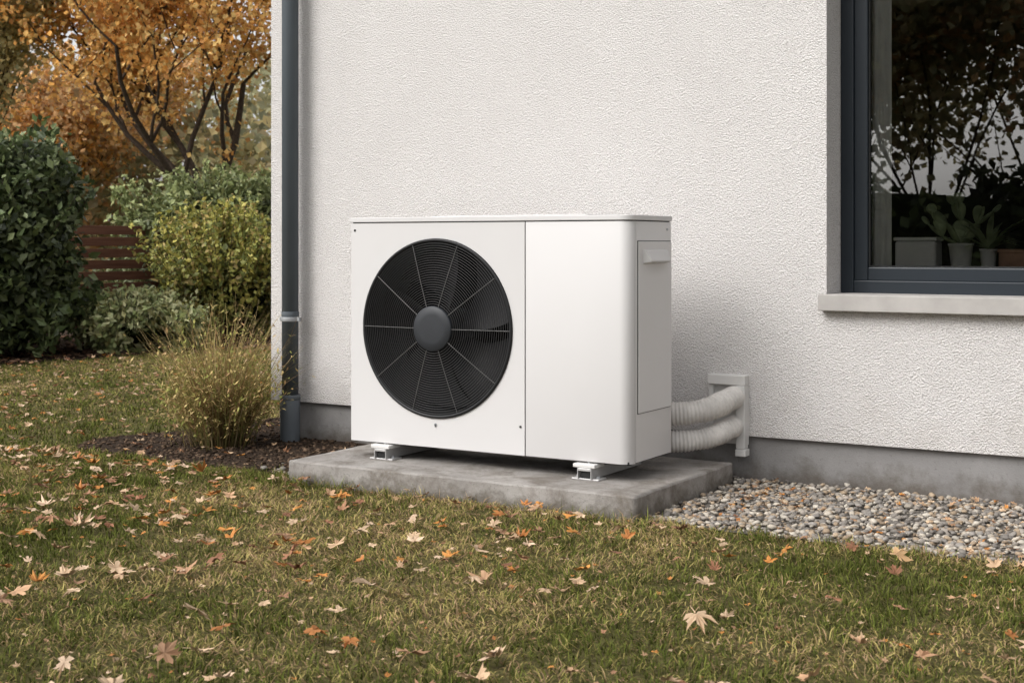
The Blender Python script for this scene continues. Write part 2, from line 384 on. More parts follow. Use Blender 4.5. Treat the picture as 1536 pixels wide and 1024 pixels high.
for i in range(n_):
    j=(i+1)%n_; F+=[(4*i,4*i+1,4*j+1,4*j),(4*i+2,4*i,4*j,4*j+2),(4*i+1,4*i+3,4*j+3,4*j+1)]
py_mesh('front_fan_panel',V,F,M_white,hp)
def ringmesh(name,prof,mat,par,N=128,cx=FX,cz=FZ,smooth=True):  # prof (r,y)
    V=[];F=[]
    for r,y in prof:
        for i in range(N):
            a=2*math.pi*i/N; V.append((cx+r*math.cos(a),y,cz+r*math.sin(a)))
    for k in range(len(prof)-1):
        for i in range(N): F.append((k*N+i,k*N+(i+1)%N,(k+1)*N+(i+1)%N,(k+1)*N+i))
    return py_mesh(name,V,F,mat,par,smooth=smooth)
ringmesh('fan_shroud_rim',[(.3915,Y0+.004),(.391,Y0-.006),(.386,Y0-.010),(.378,Y0-.008),(.374,Y0+.002),(.372,Y0+.03),(.370,Y0+.12),(.370,Y0+.26)],M_black,hp)
ringmesh('fan_cavity_back',[(.372,Y0+.26),(.001,Y0+.26)],M_deep,hp,64)
# grille
def gy(r): return Y0-.004-.020*(1-(r/.38)**2)
GV=[];GF=[]; nr=26
for i in range(nr):
    r=.102+(.376-.102)*(i+.5)/nr; N=112
    k=len(GV)
    for a in range(N):
        th=2*math.pi*a/N
        for b in range(6):
            ph=2*math.pi*b/6; rr=r+.0016*math.cos(ph); GV.append((FX+rr*math.cos(th),gy(r)+.0016*math.sin(ph),FZ+rr*math.sin(th)))
    for a in range(N):
        for b in range(6): GF.append((k+a*6+b,k+a*6+(b+1)%6,k+((a+1)%N)*6+(b+1)%6,k+((a+1)%N)*6+b))
np_mesh('fan_grille_rings',GV,GF,M_wire,None,hp,True)
GV=[];GF=[]
for s in range(10):
    th=math.radians(s*36)
    pts=[(FX+r*math.cos(th),gy(r)-.003,FZ+r*math.sin(th)) for r in np.linspace(.085,.384,8)]
    v,f=tube_arrays(pts,[.0016]*8,6); k=len(GV); GV.extend(v); GF.extend([tuple(a+k for a in q_) for q_ in f])
np_mesh('fan_grille_spokes',GV,GF,M_spoke,None,hp,True)
ringmesh('grille_hub',[(.099,Y0-.016),(.0985,Y0-.028),(.095,Y0-.032),(.060,Y0-.034),(.001,Y0-.034)],M_hub,hp,64)
# fan blades
BV=[];BF=[]
for b in range(5):
    a0=2*math.pi*b/5+.35; k=len(BV); nr_,na=8,8
    for i in range(nr_+1):
        r=.07+(.355-.07)*i/nr_
        sweep=.35*(i/nr_)**1.5
        for j in range(na+1):
            wv=(.62+.30*(i/nr_)); a=a0+sweep+wv*(j/na-.5)*1.25
            y=Y0+.10+.09*(j/na-.5)*(1.0-.3*i/nr_)+.012*math.sin(math.pi*j/na)
            BV.append((FX+r*math.cos(a),y,FZ+r*math.sin(a)))
    for i in range(nr_):
        for j in range(na): q0=k+i*(na+1)+j; BF.append((q0,q0+1,q0+na+2,q0+na+1))
np_mesh('fan_blades',BV,BF,M_blade,None,hp,True)
cyl('fan_motor',(FX,Y0+.03,FZ),(FX,Y0+.2,FZ),.08,.08,M_blade,hp,32)
# lid
e=.006
prism('top_lid',[(X0-e,Y0-e)]+corner(X1-R,Y0+R,R+e,-90,0,10)+corner(X1-.015,Y1-.015,.015+e,0,90,4)+[(X0-e,Y1+e)],Z1+.004,Z1+.025,M_white,hp,.003)
prism('lid_raised_field',[(X0+.5,Y0+.05),(X1-.22,Y0+.05),(X1-.15,Y1-.05),(X0+.1,Y1-.05)],Z1+.0255,Z1+.031,M_white,hp,.003)
prism('seam_shadow_gap',[(X0+.006,Y0+.006),(X1-R,Y0+.006)]+corner(X1-R,Y0+R,R-.006,-80,0,6)+[(X1-.006,Y1-.01),(X0+.006,Y1-.01)],Z1-.002,Z1+.0045,M_deep,hp)
py_=[Y0+R+.018,Y1-.016]
box('service_cover_gap',X1-.002,X1+.0008,py_[0]-.003,py_[1]+.003,.369,1.071,M_deep,hp)
box('service_cover',X1+.0012,X1+.006,py_[0],py_[1],.372,1.068,M_white2,hp,.002)
hx=X1+.006
V=[(hx,-.725,1.035),(hx,-.505,1.035),(hx,-.505,.978),(hx,-.725,.978),(hx+.014,-.72,1.030),(hx+.014,-.51,1.030),(hx+.034,-.52,.988),(hx+.034,-.71,.988),(hx+.030,-.705,.982),(hx+.030,-.525,.982)]
py_mesh('handle',V,[(0,1,5,4),(4,5,6,7),(7,6,9,8),(8,9,2,3),(0,4,7,8,3),(1,2,9,6,5)],M_white,hp,bevel=.003)
for (x,z) in((X0+.022,1.118),(XS-.022,.292)):
    cyl('screw',(x,Y0+.001,z),(x,Y0-.003,z),.0055,.005,M_rubber,hp,12)
cyl('screw_side',(X1-.001,Y1-.05,1.118),(X1+.004,Y1-.05,1.118),.006,.005,M_clamp,hp,12)
cyl('drain_stud',(FX,Y0+.001,.272),(FX,Y0-.004,.272),.007,.006,M_clamp,hp,14)
box('drain_stud_slot',FX-.002,FX+.002,Y0-.005,Y0-.002,.262,.274,M_rubber,hp)
# feet
for fx in(-3.655,-2.63):
    box('foot_rail_web',fx-.028,fx+.028,Y0-.035,Y1+.03,.138,.150,M_metal,hp,.002)
    box('foot_rail_lip',fx-.032,fx-.0285,Y0-.035,Y1+.03,.106,.150,M_metal,hp,.001)
    box('foot_rail_lip_b',fx+.0285,fx+.032,Y0-.035,Y1+.03,.106,.150,M_metal,hp,.001)
    box('foot_bracket',fx-.055,fx+.045,Y0-.03,Y0+.06,.1505,.166,M_plate,hp,.003)
    for yy in(Y0+.0,Y1-.04):
        box('rubber_pad',fx-.022,fx+.022,yy-.024,yy+.04,.101,.137,M_rubber,hp,.006)
    box('foot_base_flange',fx-.062,fx+.062,Y0-.028,Y0+.045,.1005,.1075,M_metal,hp,.002)
    cyl('bolt',(fx-.046,Y0+.0,.107),(fx-.046,Y0+.0,.116),.008,.008,M_clamp,hp,6,False)
    cyl('bolt_b',(fx+.046,Y0+.0,.107),(fx+.046,Y0+.0,.116),.008,.008,M_clamp,hp,6,False)
    cyl('stud',(fx,Y0+.01,.15),(fx,Y0+.01,.172),.007,.007,M_clamp,hp,10)

# hoses
ho=empty('insulated_hose_pair')
def bez(pts,n):
    P=[Vector(p) for p in pts]; out=[]
    P=[P[0]*2-P[1]]+P+[P[-1]*2-P[-2]]
    for i in range(1,len(P)-2):
        for k in range(n):
            t_=k/n; a,b,c_,d=P[i-1],P[i],P[i+1],P[i+2]
            out.append(.5*((2*b)+(c_-a)*t_+(2*a-5*b+4*c_-d)*t_**2+(3*b-a-3*c_+d)*t_**3))
    out.append(P[-2]); return out
def hose(name,pts,r):
    p=bez(pts,70); rad=[]; s=0
    for i,a in enumerate(p):
        if i: s+=(a-p[i-1]).length
        rad.append(r*(1+.05*math.sin(2*math.pi*s/.0155)+.03*math.sin(s*31)+.02*math.sin(s*77)))
    v,f=tube_arrays(p,rad,28); np_mesh(name,v,f,M_hose,None,ho,True)
hose('hose_upper',[(-2.95,-.33,.31),(-2.70,-.315,.312),(-2.50,-.275,.315),(-2.375,-.20,.335),(-2.315,-.10,.372),(-2.315,.01,.38)],.050)
hose('hose_lower',[(-2.95,-.33,.20),(-2.70,-.315,.197),(-2.50,-.275,.196),(-2.375,-.20,.212),(-2.315,-.10,.245),(-2.315,.01,.25)],.046)
wp=empty('wall_pipe_cover')
box('back_plate',-2.442,-2.262,-.006,.002,.165,.475,M_plate,wp,.002)
box('frame_top',-2.442,-2.262,-.045,-.0065,.430,.475,M_plate,wp,.004)
box('frame_right',-2.304,-2.262,-.052,-.0065,.150,.4295,M_plate,wp,.004)
box('frame_left',-2.442,-2.420,-.028,-.0065,.165,.4295,M_plate,wp,.004)
box('frame_foot',-2.304,-2.255,-.060,-.0065,.118,.1495,M_plate,wp,.004)

# ------------------------------------------------------------------ ground
np_mesh('ground',[(-400,-400,0),(400,-400,0),(400,400,0),(-400,400,0)],[(0,1,2,3)],M_lawn)
def wob(pts,amp=.03,step=.12,seed=0):
    out=[]
    for i in range(len(pts)):
        a=Vector((*pts[i],0)); b=Vector((*pts[(i+1)%len(pts)],0)); m=max(1,int((b-a).length/step))
        for k in range(m):
            p=a.lerp(b,k/m); v=mn.noise_vector(p*3+Vector((seed,0,0)))*amp; out.append((p.x+v.x,p.y+v.y))
    return out
soilP=wob([(-4.0,-.93),(-4.6,-.95),(-5.2,-.92),(-5.62,-.86),(-5.80,-.5),(-5.62,-.1),(-5.55,.5),(-5.5,8),(-5.0,8),(-5.0,.028),(-4.0,.028)],.05)
gravP=[(-2.29,-1.06),(4,-1.06),(4,.028),(-2.29,.028)]
bedP=wob([(-9.95,-3),(-9.9,2),(-9.75,3.4),(-9.6,4.4),(-9.3,5.2),(-8.6,6.2),(-8.0,12),(-14,12),(-14,-3)],.08,.3,5)
def sheet(name,P,z,mat):
    me=bpy.data.meshes.new(name); bm=bmesh.new(); vs=[bm.verts.new((x,y,z)) for x,y in P]; f=bm.faces.new(vs); 
    bmesh.ops.triangulate(bm,faces=[f]); bmesh.ops.recalc_face_normals(bm,faces=bm.faces); bm.to_mesh(me); bm.free(); me.materials.append(mat)
    return link(bpy.data.objects.new(name,me))
sheet('soil_bed',soilP,.004,M_soil); sheet('gravel_ground',gravP,.004,M_gbase); sheet('border_soil',bedP,.004,M_soil)
sheet('gravel_strip',[(-3.999,-.12),(-2.291,-.12),(-2.291,.029),(-3.999,.029)],.008,M_gbase)
def inpoly(x,y,P):
    P=np.array(P); ins=np.zeros(len(x),bool); n=len(P)
    for i in range(n):
        x1,y1=P[i]; x2,y2=P[(i+1)%n]
        c_=((y1>y)!=(y2>y)); 
        with np.errstate(divide='ignore',invalid='ignore'): xi=(x2-x1)*(y-y1)/(y2-y1)+x1
        ins^=(c_&(x<xi))
    return ins
def vnoise(x,y,s,seed):
    r=np.random.default_rng(seed).random((64,64)); X=x*s+100;Y=y*s+100
    xi=np.floor(X).astype(int);yi=np.floor(Y).astype(int);fx=X-xi;fy=Y-yi; fx=fx*fx*(3-2*fx);fy=fy*fy*(3-2*fy)
    g=lambda a,b:r[a%64,b%64]
    return (g(xi,yi)*(1-fx)+g(xi+1,yi)*fx)*(1-fy)+(g(xi,yi+1)*(1-fx)+g(xi+1,yi+1)*fx)*fy
edge_noise=lambda x,y:(vnoise(x,y,7,3)-.5)*.10+(vnoise(x,y,25,8)-.5)*.05
def lawn_mask(x,y):
    n_=edge_noise(x,y)
    m=np.ones(len(x),bool)
    m&=~((x>-4.0)&(x<-2.285)&(y>-1.092))
    m&=~((x>=-2.295)&(y>-1.05+n_))
    m&=~((x>-5.0)&(x<=-3.99)&(y>-.93+n_))
    m&=~inpoly(x+n_*.5,y+n_*.5,soilP); m&=~inpoly(x+n_,y+n_,bedP); m&=~((x>XL)&(y>-.02))
    return m
def grass(regions):
    Vs=[];Fs=[];Cs=[];base=0
    for (x0,x1,y0,y1,dens,w0,l0,l1) in regions:
        n=int((x1-x0)*(y1-y0)*dens); x=rng.uniform(x0,x1,n); y=rng.uniform(y0,y1,n)
        keep=lawn_mask(x,y); th=vnoise(x,y,9,21)*.5+vnoise(x,y,27,22)*.5
        keep&=(rng.random(n)<(.05+1.6*th)); x=x[keep];y=y[keep];n=len(x);th=th[keep]
        patch=vnoise(x,y,1.3,5)*.45+vnoise(x,y,4.5,6)*.35+vnoise(x,y,13,7)*.2
        tuft=vnoise(x,y,11,9)
        u=rng.random(n); gf=.54-1.9*(patch-.5)
        straw=(u>gf)
        L=rng.uniform(l0,l1,n)*(.55+.9*tuft); lean=np.abs(rng.normal(.75,.5,n)); lean[straw]+=.55
        a=vnoise(x,y,8,31)*12+rng.normal(0,1.3,n)
        dx=np.cos(a);dy=np.sin(a); wv=w0*rng.uniform(.6,1.2,n); sa=rng.uniform(0,6.283,n); sx=np.cos(sa)*wv/2; sy=np.sin(sa)*wv/2
        sn=np.sin(np.clip(lean,0,1.5)*.7);cn=np.cos(np.clip(lean,0,1.5)*.7)
        z0=np.where(straw,rng.uniform(0,.012,n),0)
        mx_=x+dx*L*.5*sn; my=y+dy*L*.5*sn; mz=z0+L*.5*cn
        s2=np.sin(np.clip(lean*1.5,0,1.75)); c2=np.cos(np.clip(lean*1.5,0,1.75))
        tx=mx_+dx*L*.5*s2; ty=my+dy*L*.5*s2; tz=np.maximum(mz+L*.5*c2,.004)
        V=np.stack([np.stack([x-sx,y-sy,z0],1),np.stack([x+sx,y+sy,z0],1),np.stack([mx_+sx*.8,my+sy*.8,mz],1),np.stack([mx_-sx*.8,my-sy*.8,mz],1),np.stack([tx,ty,tz],1)],1)
        idx=np.arange(n)[:,None]*5+base
        Fs.append((idx+np.array([[0,1,2]]))); Fs.append((idx+np.array([[0,2,3]]))); Fs.append((idx+np.array([[3,2,4]])))
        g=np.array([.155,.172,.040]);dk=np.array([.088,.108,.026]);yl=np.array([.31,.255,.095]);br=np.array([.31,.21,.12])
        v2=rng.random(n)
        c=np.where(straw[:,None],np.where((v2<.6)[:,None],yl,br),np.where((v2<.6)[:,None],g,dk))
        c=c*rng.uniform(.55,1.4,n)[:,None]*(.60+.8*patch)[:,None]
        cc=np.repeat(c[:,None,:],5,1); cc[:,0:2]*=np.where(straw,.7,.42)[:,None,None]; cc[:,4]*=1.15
        Vs.append(V.reshape(-1,3));Cs.append(cc.reshape(-1,3)); base+=n*5
    return np.concatenate(Vs),np.concatenate(Fs),np.concatenate(Cs)
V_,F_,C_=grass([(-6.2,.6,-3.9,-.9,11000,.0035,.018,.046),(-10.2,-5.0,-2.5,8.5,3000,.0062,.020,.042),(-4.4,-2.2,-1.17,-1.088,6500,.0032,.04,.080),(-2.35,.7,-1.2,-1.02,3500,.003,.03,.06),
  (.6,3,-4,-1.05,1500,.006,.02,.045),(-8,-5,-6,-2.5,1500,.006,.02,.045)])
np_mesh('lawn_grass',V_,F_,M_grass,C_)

# pebbles
bm=bmesh.new(); bmesh.ops.create_icosphere(bm,subdivisions=2,radius=1); IV=np.array([v.co[:] for v in bm.verts]); IF=np.array([[v.index for v in f.verts] for f in bm.faces]); bm.free()
def pebbles(name,x,y,smin,smax,zbase,pal,mat,flat=.6,elong=1.0):
    n=len(x); s=rng.uniform(0,1,n)**1.8*(smax-smin)+smin
    sc=np.stack([s*rng.uniform(.8,1.35,n)*elong,s*rng.uniform(.7,1.05,n),s*rng.uniform(flat*.7,flat*1.2,n)],1)
    P=IV[None]*(1+rng.normal(0,.10,(n,len(IV)))[:,:,None])*sc[:,None]
    a=rng.uniform(0,6.283,n);ca,sa=np.cos(a),np.sin(a); tl=rng.normal(0,.25,n); ct,st=np.cos(tl),np.sin(tl)
    X=P[:,:,0]*ct[:,None]-P[:,:,2]*st[:,None]; Z=P[:,:,0]*st[:,None]+P[:,:,2]*ct[:,None]; Y=P[:,:,1]
    X2=X*ca[:,None]-Y*sa[:,None]; Y2=X*sa[:,None]+Y*ca[:,None]
    V=np.stack([X2+x[:,None],Y2+y[:,None],Z+(zbase+s*rng.uniform(.1,.9,n))[:,None]],2).reshape(-1,3)
    F=(IF[None]+(np.arange(n)*len(IV))[:,None,None]).reshape(-1,3)
    pal=np.array(pal); c=pal[rng.integers(0,len(pal),n)]*rng.uniform(.75,1.25,n)[:,None]
    return np_mesh(name,V,F,mat,np.repeat(c,len(IV),0),None,True)
n=11500; x=rng.uniform(-2.285,1.3,n); y=rng.uniform(-1.08,.02,n); k=(y>-1.06+edge_noise(x,y)*.8)
x=x[k];y=y[k]
x2=rng.uniform(-4.35,-4.0,330);y2=rng.uniform(-.95,-.55,330); kk=rng.random(330)<(1-(-4.0-x2)/.35); x=np.append(x,x2[kk]); y=np.append(y,y2[kk])
x2=rng.uniform(-3.99,-2.29,900);y2=rng.uniform(-.115,.02,900); x=np.append(x,x2); y=np.append(y,y2)
pal=[(.28,.245,.21),(.19,.17,.15),(.39,.345,.285),(.34,.26,.18),(.15,.135,.12),(.43,.39,.33),(.28,.21,.145),(.23,.21,.19)]
pebbles('gravel',x,y,.005,.0155,.006,pal,M_stone)
n=5200; x=rng.uniform(-5.8,-4.0,n); y=rng.uniform(-.98,.9,n); k=inpoly(x,y,soilP); x=x[k];y=y[k]
pebbles('mulch_chips',x,y,.003,.011,.002,[(.05,.035,.025),(.075,.053,.038),(.03,.022,.017),(.13,.09,.062),(.09,.06,.042)],M_chip,.6,1.4)
n=2500; x=rng.uniform(-12.5,-8.5,n); y=rng.uniform(.5,7,n); k=inpoly(x,y,bedP); x=x[k];y=y[k]
pebbles('bark_mulch',x,y,.012,.035,.004,[(.06,.04,.028),(.10,.06,.042),(.035,.026,.02),(.15,.09,.06)],M_chip,.5,1.5)

# fallen leaves
PL=[(0,1.0),(9,.70),(19,.74),(27,.40),(40,.62),(54,.96),(64,.66),(76,.68),(88,.36),(106,.66),(124,.60),(150,.40),(172,.20)]
full=PL+[(360-a,r) for a,r in PL[:0:-1]]
full=full[:13]+[(180,.26)]+full[13:]
LA=np.array([[math.sin(math.radians(a))*r,math.cos(math.radians(a))*r] for a,r in full])
def maple_leaves(x,y,z,size,pal,name,tilt=.22,parent=None,simple_=False):
    n=len(x); m=len(LA)
    base=np.concatenate([[[0,0]],LA],0)
    pet=np.array([[-.02,-.2],[.02,-.2],[.05,-.85],[.02,-.85]])
    pts=np.concatenate([base,pet],0); k=len(pts)
    P=np.repeat(pts[None],n,0).copy()
    P[:,1:m+1]*= (1+rng.normal(0,.09,(n,m)))[:,:,None]; P[:,:,0]*=rng.uniform(.7,1.05,n)[:,None]
    r2=(P**2).sum(2)
    cu=rng.normal(.10,.24,n)[:,None]; cv=rng.normal(0,.26,n)[:,None]; ph=rng.uniform(0,6.28,n)[:,None]
    Z=cu*r2+cv*P[:,:,0]**2+.10*np.sin(P[:,:,1]*5+ph)+.10*np.abs(P[:,:,0])+rng.normal(0,.035,(n,k))
    Q=np.stack([P[:,:,0],P[:,:,1],Z],2)*size[:,None,None]
    for ax in(0,1):
        t_=rng.normal(0,tilt,n);c_,s_=np.cos(t_)[:,None],np.sin(t_)[:,None]
        A=Q[:,:,ax].copy();B=Q[:,:,2].copy(); Q[:,:,ax]=A*c_-B*s_; Q[:,:,2]=A*s_+B*c_
    t_=rng.uniform(0,6.283,n);c_,s_=np.cos(t_)[:,None],np.sin(t_)[:,None]
    A=Q[:,:,0].copy();B=Q[:,:,1].copy();Q[:,:,0]=A*c_-B*s_;Q[:,:,1]=A*s_+B*c_
    zmin=Q[:,:,2].min(1)
    Q[:,:,0]+=x[:,None];Q[:,:,1]+=y[:,None];Q[:,:,2]+=(z+np.maximum(-zmin-.012,0))[:,None]
    tri=[[0,1+i,1+(i+1)%m] for i in range(m)]+[[m+1,m+2,m+3],[m+1,m+3,m+4]]
    F=(np.array(tri)[None]+(np.arange(n)*k)[:,None,None]).reshape(-1,3)
    pal=np.array(pal);c=pal[rng.integers(0,len(pal),n)]*rng.uniform(.75,1.2,n)[:,None]
    C=np.repeat(c[:,None],k,1); C[:,1:m+1]*=rng.uniform(.78,1.12,(n,m))[:,:,None]; C[:,0]*=.72
    return Q.reshape(-1,3),F,C.reshape(-1,3)
tan=[(.52,.35,.215),(.60,.43,.28),(.50,.31,.18),(.55,.39,.25),(.42,.17,.05),(.54,.24,.06),(.28,.13,.07),(.56,.40,.26),(.34,.18,.10),(.62,.45,.31),(.40,.23,.13),(.46,.28,.16),(.48,.20,.05)]
parts=[]
n=1800; x=rng.uniform(-6.5,.8,n); y=rng.uniform(-2.3,-1.1,n); pr=np.clip(.34-.18*(x+2.4),.14,1.0)*(.35+1.3*vnoise(x,y,1.7,77)); k=(rng.random(n)<pr*.62)&lawn_mask(x,y); x=x[k];y=y[k]
parts.append((x,y,rng.uniform(.026,.040,len(x)),.020+.030*rng.random(len(x))**1.3,tan))
n=900; x=rng.uniform(-5.5,.8,n); y=rng.uniform(-4.2,-2.2,n); pr=np.clip(.50-.16*(x+2.4),.22,1.0)*(.35+1.3*vnoise(x,y,1.7,77)); k=(rng.random(n)<pr*.9)&lawn_mask(x,y); x=x[k];y=y[k]
parts.append((x,y,rng.uniform(.030,.042,len(x)),.026+.036*rng.random(len(x))**1.2,tan))
n=1600; x=rng.uniform(-10.2,-5.4,n); y=rng.uniform(-2,7,n); k=lawn_mask(x,y); x=x[k];y=y[k]
parts.append((x,y,rng.uniform(.025,.038,len(x)),rng.uniform(.018,.038,len(x)),tan))
n=110; x=rng.uniform(-5.8,-4.0,n); y=rng.uniform(-.95,.9,n); k=inpoly(x,y,soilP); x=x[k];y=y[k]
parts.append((x,y,rng.uniform(.02,.03,len(x)),rng.uniform(.018,.034,len(x)),tan))
n=300; x=rng.uniform(-2.25,1,n); y=rng.uniform(-1.05,-.02,n)
parts.append((x,y,rng.uniform(.02,.03,n),rng.uniform(.012,.024,n),tan))
n=1500; x=rng.uniform(-6.2,.6,n); y=rng.uniform(-3.9,-1.1,n); k=lawn_mask(x,y); x=x[k];y=y[k]
parts.append((x,y,rng.uniform(.012,.028,len(x)),rng.uniform(.006,.015,len(x)),tan))
parts.append((np.array([-1.25,-2.5,-3.3]),np.array([-1.28,-1.32,-1.25]),np.array([.035,.035,.03]),np.array([.052,.042,.03]),[(.52,.33,.17)]))
parts.append((rng.uniform(-11,-9.8,150),rng.uniform(0,6,150),np.full(150,.02),rng.uniform(.025,.04,150),[(.3,.13,.05),(.2,.1,.06),(.4,.22,.1)]))
VV=[];FF=[];CC=[];b=0
for p in parts:
    v,f,c=maple_leaves(*p[:4],p[4],'x'); VV.append(v);FF.append(f+b);CC.append(c);b+=len(v)
np_mesh('fallen_leaves',np.concatenate(VV),np.concatenate(FF),M_leaf,np.concatenate(CC))

# ------------------------------------------------------------------ foliage
def leafquads(P,size,pal,shade,elong=1.7,up=.3):
    n=len(P); d=rng.normal(0,1,(n,3)); d/=np.linalg.norm(d,axis=1)[:,None]
    nn=rng.normal(0,1,(n,3))+np.array([0,0,up*2]); s=np.cross(nn,d); s/=np.linalg.norm(s,axis=1)[:,None]+1e-9
    sz=size*rng.uniform(.6,1.35,n); L=d*(sz*elong/2)[:,None]; W=s*(sz/2)[:,None]; N=np.cross(d,s)*(sz*.12)[:,None]
    V=np.stack([P-L,P+W+N-L*.1,P+L,P-W+N-L*.1],1)
    F=np.array([0,1,2,3])[None]+np.arange(n)[:,None]*4
    pal=np.array(pal); c=pal[rng.integers(0,len(pal),n)]*rng.uniform(.7,1.3,n)[:,None]*shade[:,None]
    return V.reshape(-1,3),F,np.repeat(c,4,0)
def bush(name,cx,cy,rx,ry,h,nclus,nleaf,size,pal,clr=.13,box_=2.0,z0=0.02,shoots=0,core=True,slen=.45,rough=1.0):
    par=empty(name)
    th=rng.uniform(0,6.283,nclus); zz=rng.uniform(-.95,1,nclus)
    rad=(1-np.abs(zz)**box_*1)**(1/box_)
    sh=rng.uniform(.68,1.05,nclus)*(1+rng.normal(0,.07*rough,nclus)); C=np.stack([cx+rx*rad*np.cos(th)*sh,cy+ry*rad*np.sin(th)*sh,z0+h/2+h/2*zz*sh],1)
    lum=rng.uniform(.5,1.35,nclus)
    idx=rng.integers(0,nclus,nleaf); off=rng.normal(0,1,(nleaf,3)); off/=np.linalg.norm(off,axis=1)[:,None]; off*=(rng.random(nleaf)**.5*clr*1.5)[:,None]
    P=C[idx]+off; P[:,2]=np.maximum(P[:,2],.02)
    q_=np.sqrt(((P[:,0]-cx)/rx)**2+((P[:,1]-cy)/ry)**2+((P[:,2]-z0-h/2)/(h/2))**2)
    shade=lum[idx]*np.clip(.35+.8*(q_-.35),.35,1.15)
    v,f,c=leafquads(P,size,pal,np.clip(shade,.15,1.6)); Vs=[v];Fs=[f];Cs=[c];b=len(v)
    stemsV=[];stemsF=[]
    for s in range(shoots):
        a=random.uniform(0,6.283); rr=random.uniform(.1,.98); p=Vector((cx+rx*rr*math.cos(a),cy+ry*rr*math.sin(a),z0+h*(.5+.45*math.sqrt(max(0,1-rr*rr)))*.88))
        d=Vector((math.cos(a)*rr*.8+random.uniform(-.25,.25),math.sin(a)*rr*.8+random.uniform(-.25,.25),1)).normalized(); L=random.uniform(.15,slen)
        path=[p+d*L*t_ for t_ in(0,.33,.66,1)]; sv,sf=tube_arrays(path,[.005,.004,.003,.0015],4); k=len(stemsV); stemsV+=sv; stemsF+=[tuple(a_+k for a_ in q2) for q2 in sf]
        m=int(L/.016); tt=rng.random(m); PP=np.array([list(p+d*L*float(t_)) for t_ in tt])+rng.normal(0,.020,(m,3))
        v,f,c=leafquads(PP,size*.8,pal,np.full(m,1.25)); Vs.append(v);Fs.append(f+b);Cs.append(c);b+=len(v)
    np_mesh('leaves',np.concatenate(Vs),np.concatenate(Fs),M_fol,np.concatenate(Cs),par)
    for s in range(26):
        a=random.uniform(0,6.283); rr=random.uniform(.2,.8)
        tip=Vector((cx+rx*rr*math.cos(a),cy+ry*rr*math.sin(a),z0+h*random.uniform(.5,.85)))
        base=Vector((cx+rx*.15*math.cos(a),cy+ry*.15*math.sin(a),0)); mid=base.lerp(tip,.5)+Vector((0,0,h*.1))
        sv,sf=tube_arrays([base,mid,tip],[.014,.010,.004],5); k=len(stemsV); stemsV+=sv; stemsF+=[tuple(a_+k for a_ in q2) for q2 in sf]
    np_mesh('stems',stemsV,stemsF,M_bark,None,par,True)
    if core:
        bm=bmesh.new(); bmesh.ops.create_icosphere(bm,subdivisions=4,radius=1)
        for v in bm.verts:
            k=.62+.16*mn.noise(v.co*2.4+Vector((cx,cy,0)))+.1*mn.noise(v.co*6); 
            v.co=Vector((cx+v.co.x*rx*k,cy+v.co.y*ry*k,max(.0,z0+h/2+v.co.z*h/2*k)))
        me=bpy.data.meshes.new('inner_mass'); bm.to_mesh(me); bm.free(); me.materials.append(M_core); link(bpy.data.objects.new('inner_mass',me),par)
dkg=[(.085,.115,.042),(.062,.085,.032),(.12,.15,.055),(.17,.20,.095),(.045,.06,.026)]
midg=[(.17,.20,.08),(.21,.24,.095),(.13,.155,.06),(.26,.27,.11)]
ylg=[(.28,.28,.07),(.34,.32,.08),(.20,.215,.06),(.40,.35,.09),(.14,.16,.05),(.36,.27,.10)]
palg=[(.28,.32,.14),(.36,.38,.20),(.21,.25,.10),(.44,.43,.24),(.32,.30,.13)]
bush('laurel_bush',-11.0,2.75,.92,.85,2.02,240,21000,.060,dkg,.16,3.0,0,shoots=140,slen=.5)
bush('evergreen_bush',-12.1,7.0,1.1,1.1,1.85,200,14000,.052,midg,.15,2.4,0,shoots=180,slen=.6)
bush('evergreen_bush',-11.2,7.6,.9,.9,1.85,150,8000,.052,midg,.15,2.4,0,shoots=80,slen=.6)
bush('yellow_green_shrub',-10.45,5.50,.66,.66,.98,80,5500,.045,ylg,.13,2.0,0,shoots=460,slen=.80,rough=2.0)
bush('low_shrub',-10.15,3.9,.62,.62,.46,80,5500,.042,palg,.09,2.2,0,shoots=170,slen=.28)
bush('low_shrub',-10.3,1.2,.6,.6,.5,60,3000,.045,palg,.09,2.2,0,shoots=20)
bush('laurel_bush',-11.6,.4,1.0,1.0,2.0,150,7000,.065,dkg,.16,3.0,0,shoots=20)

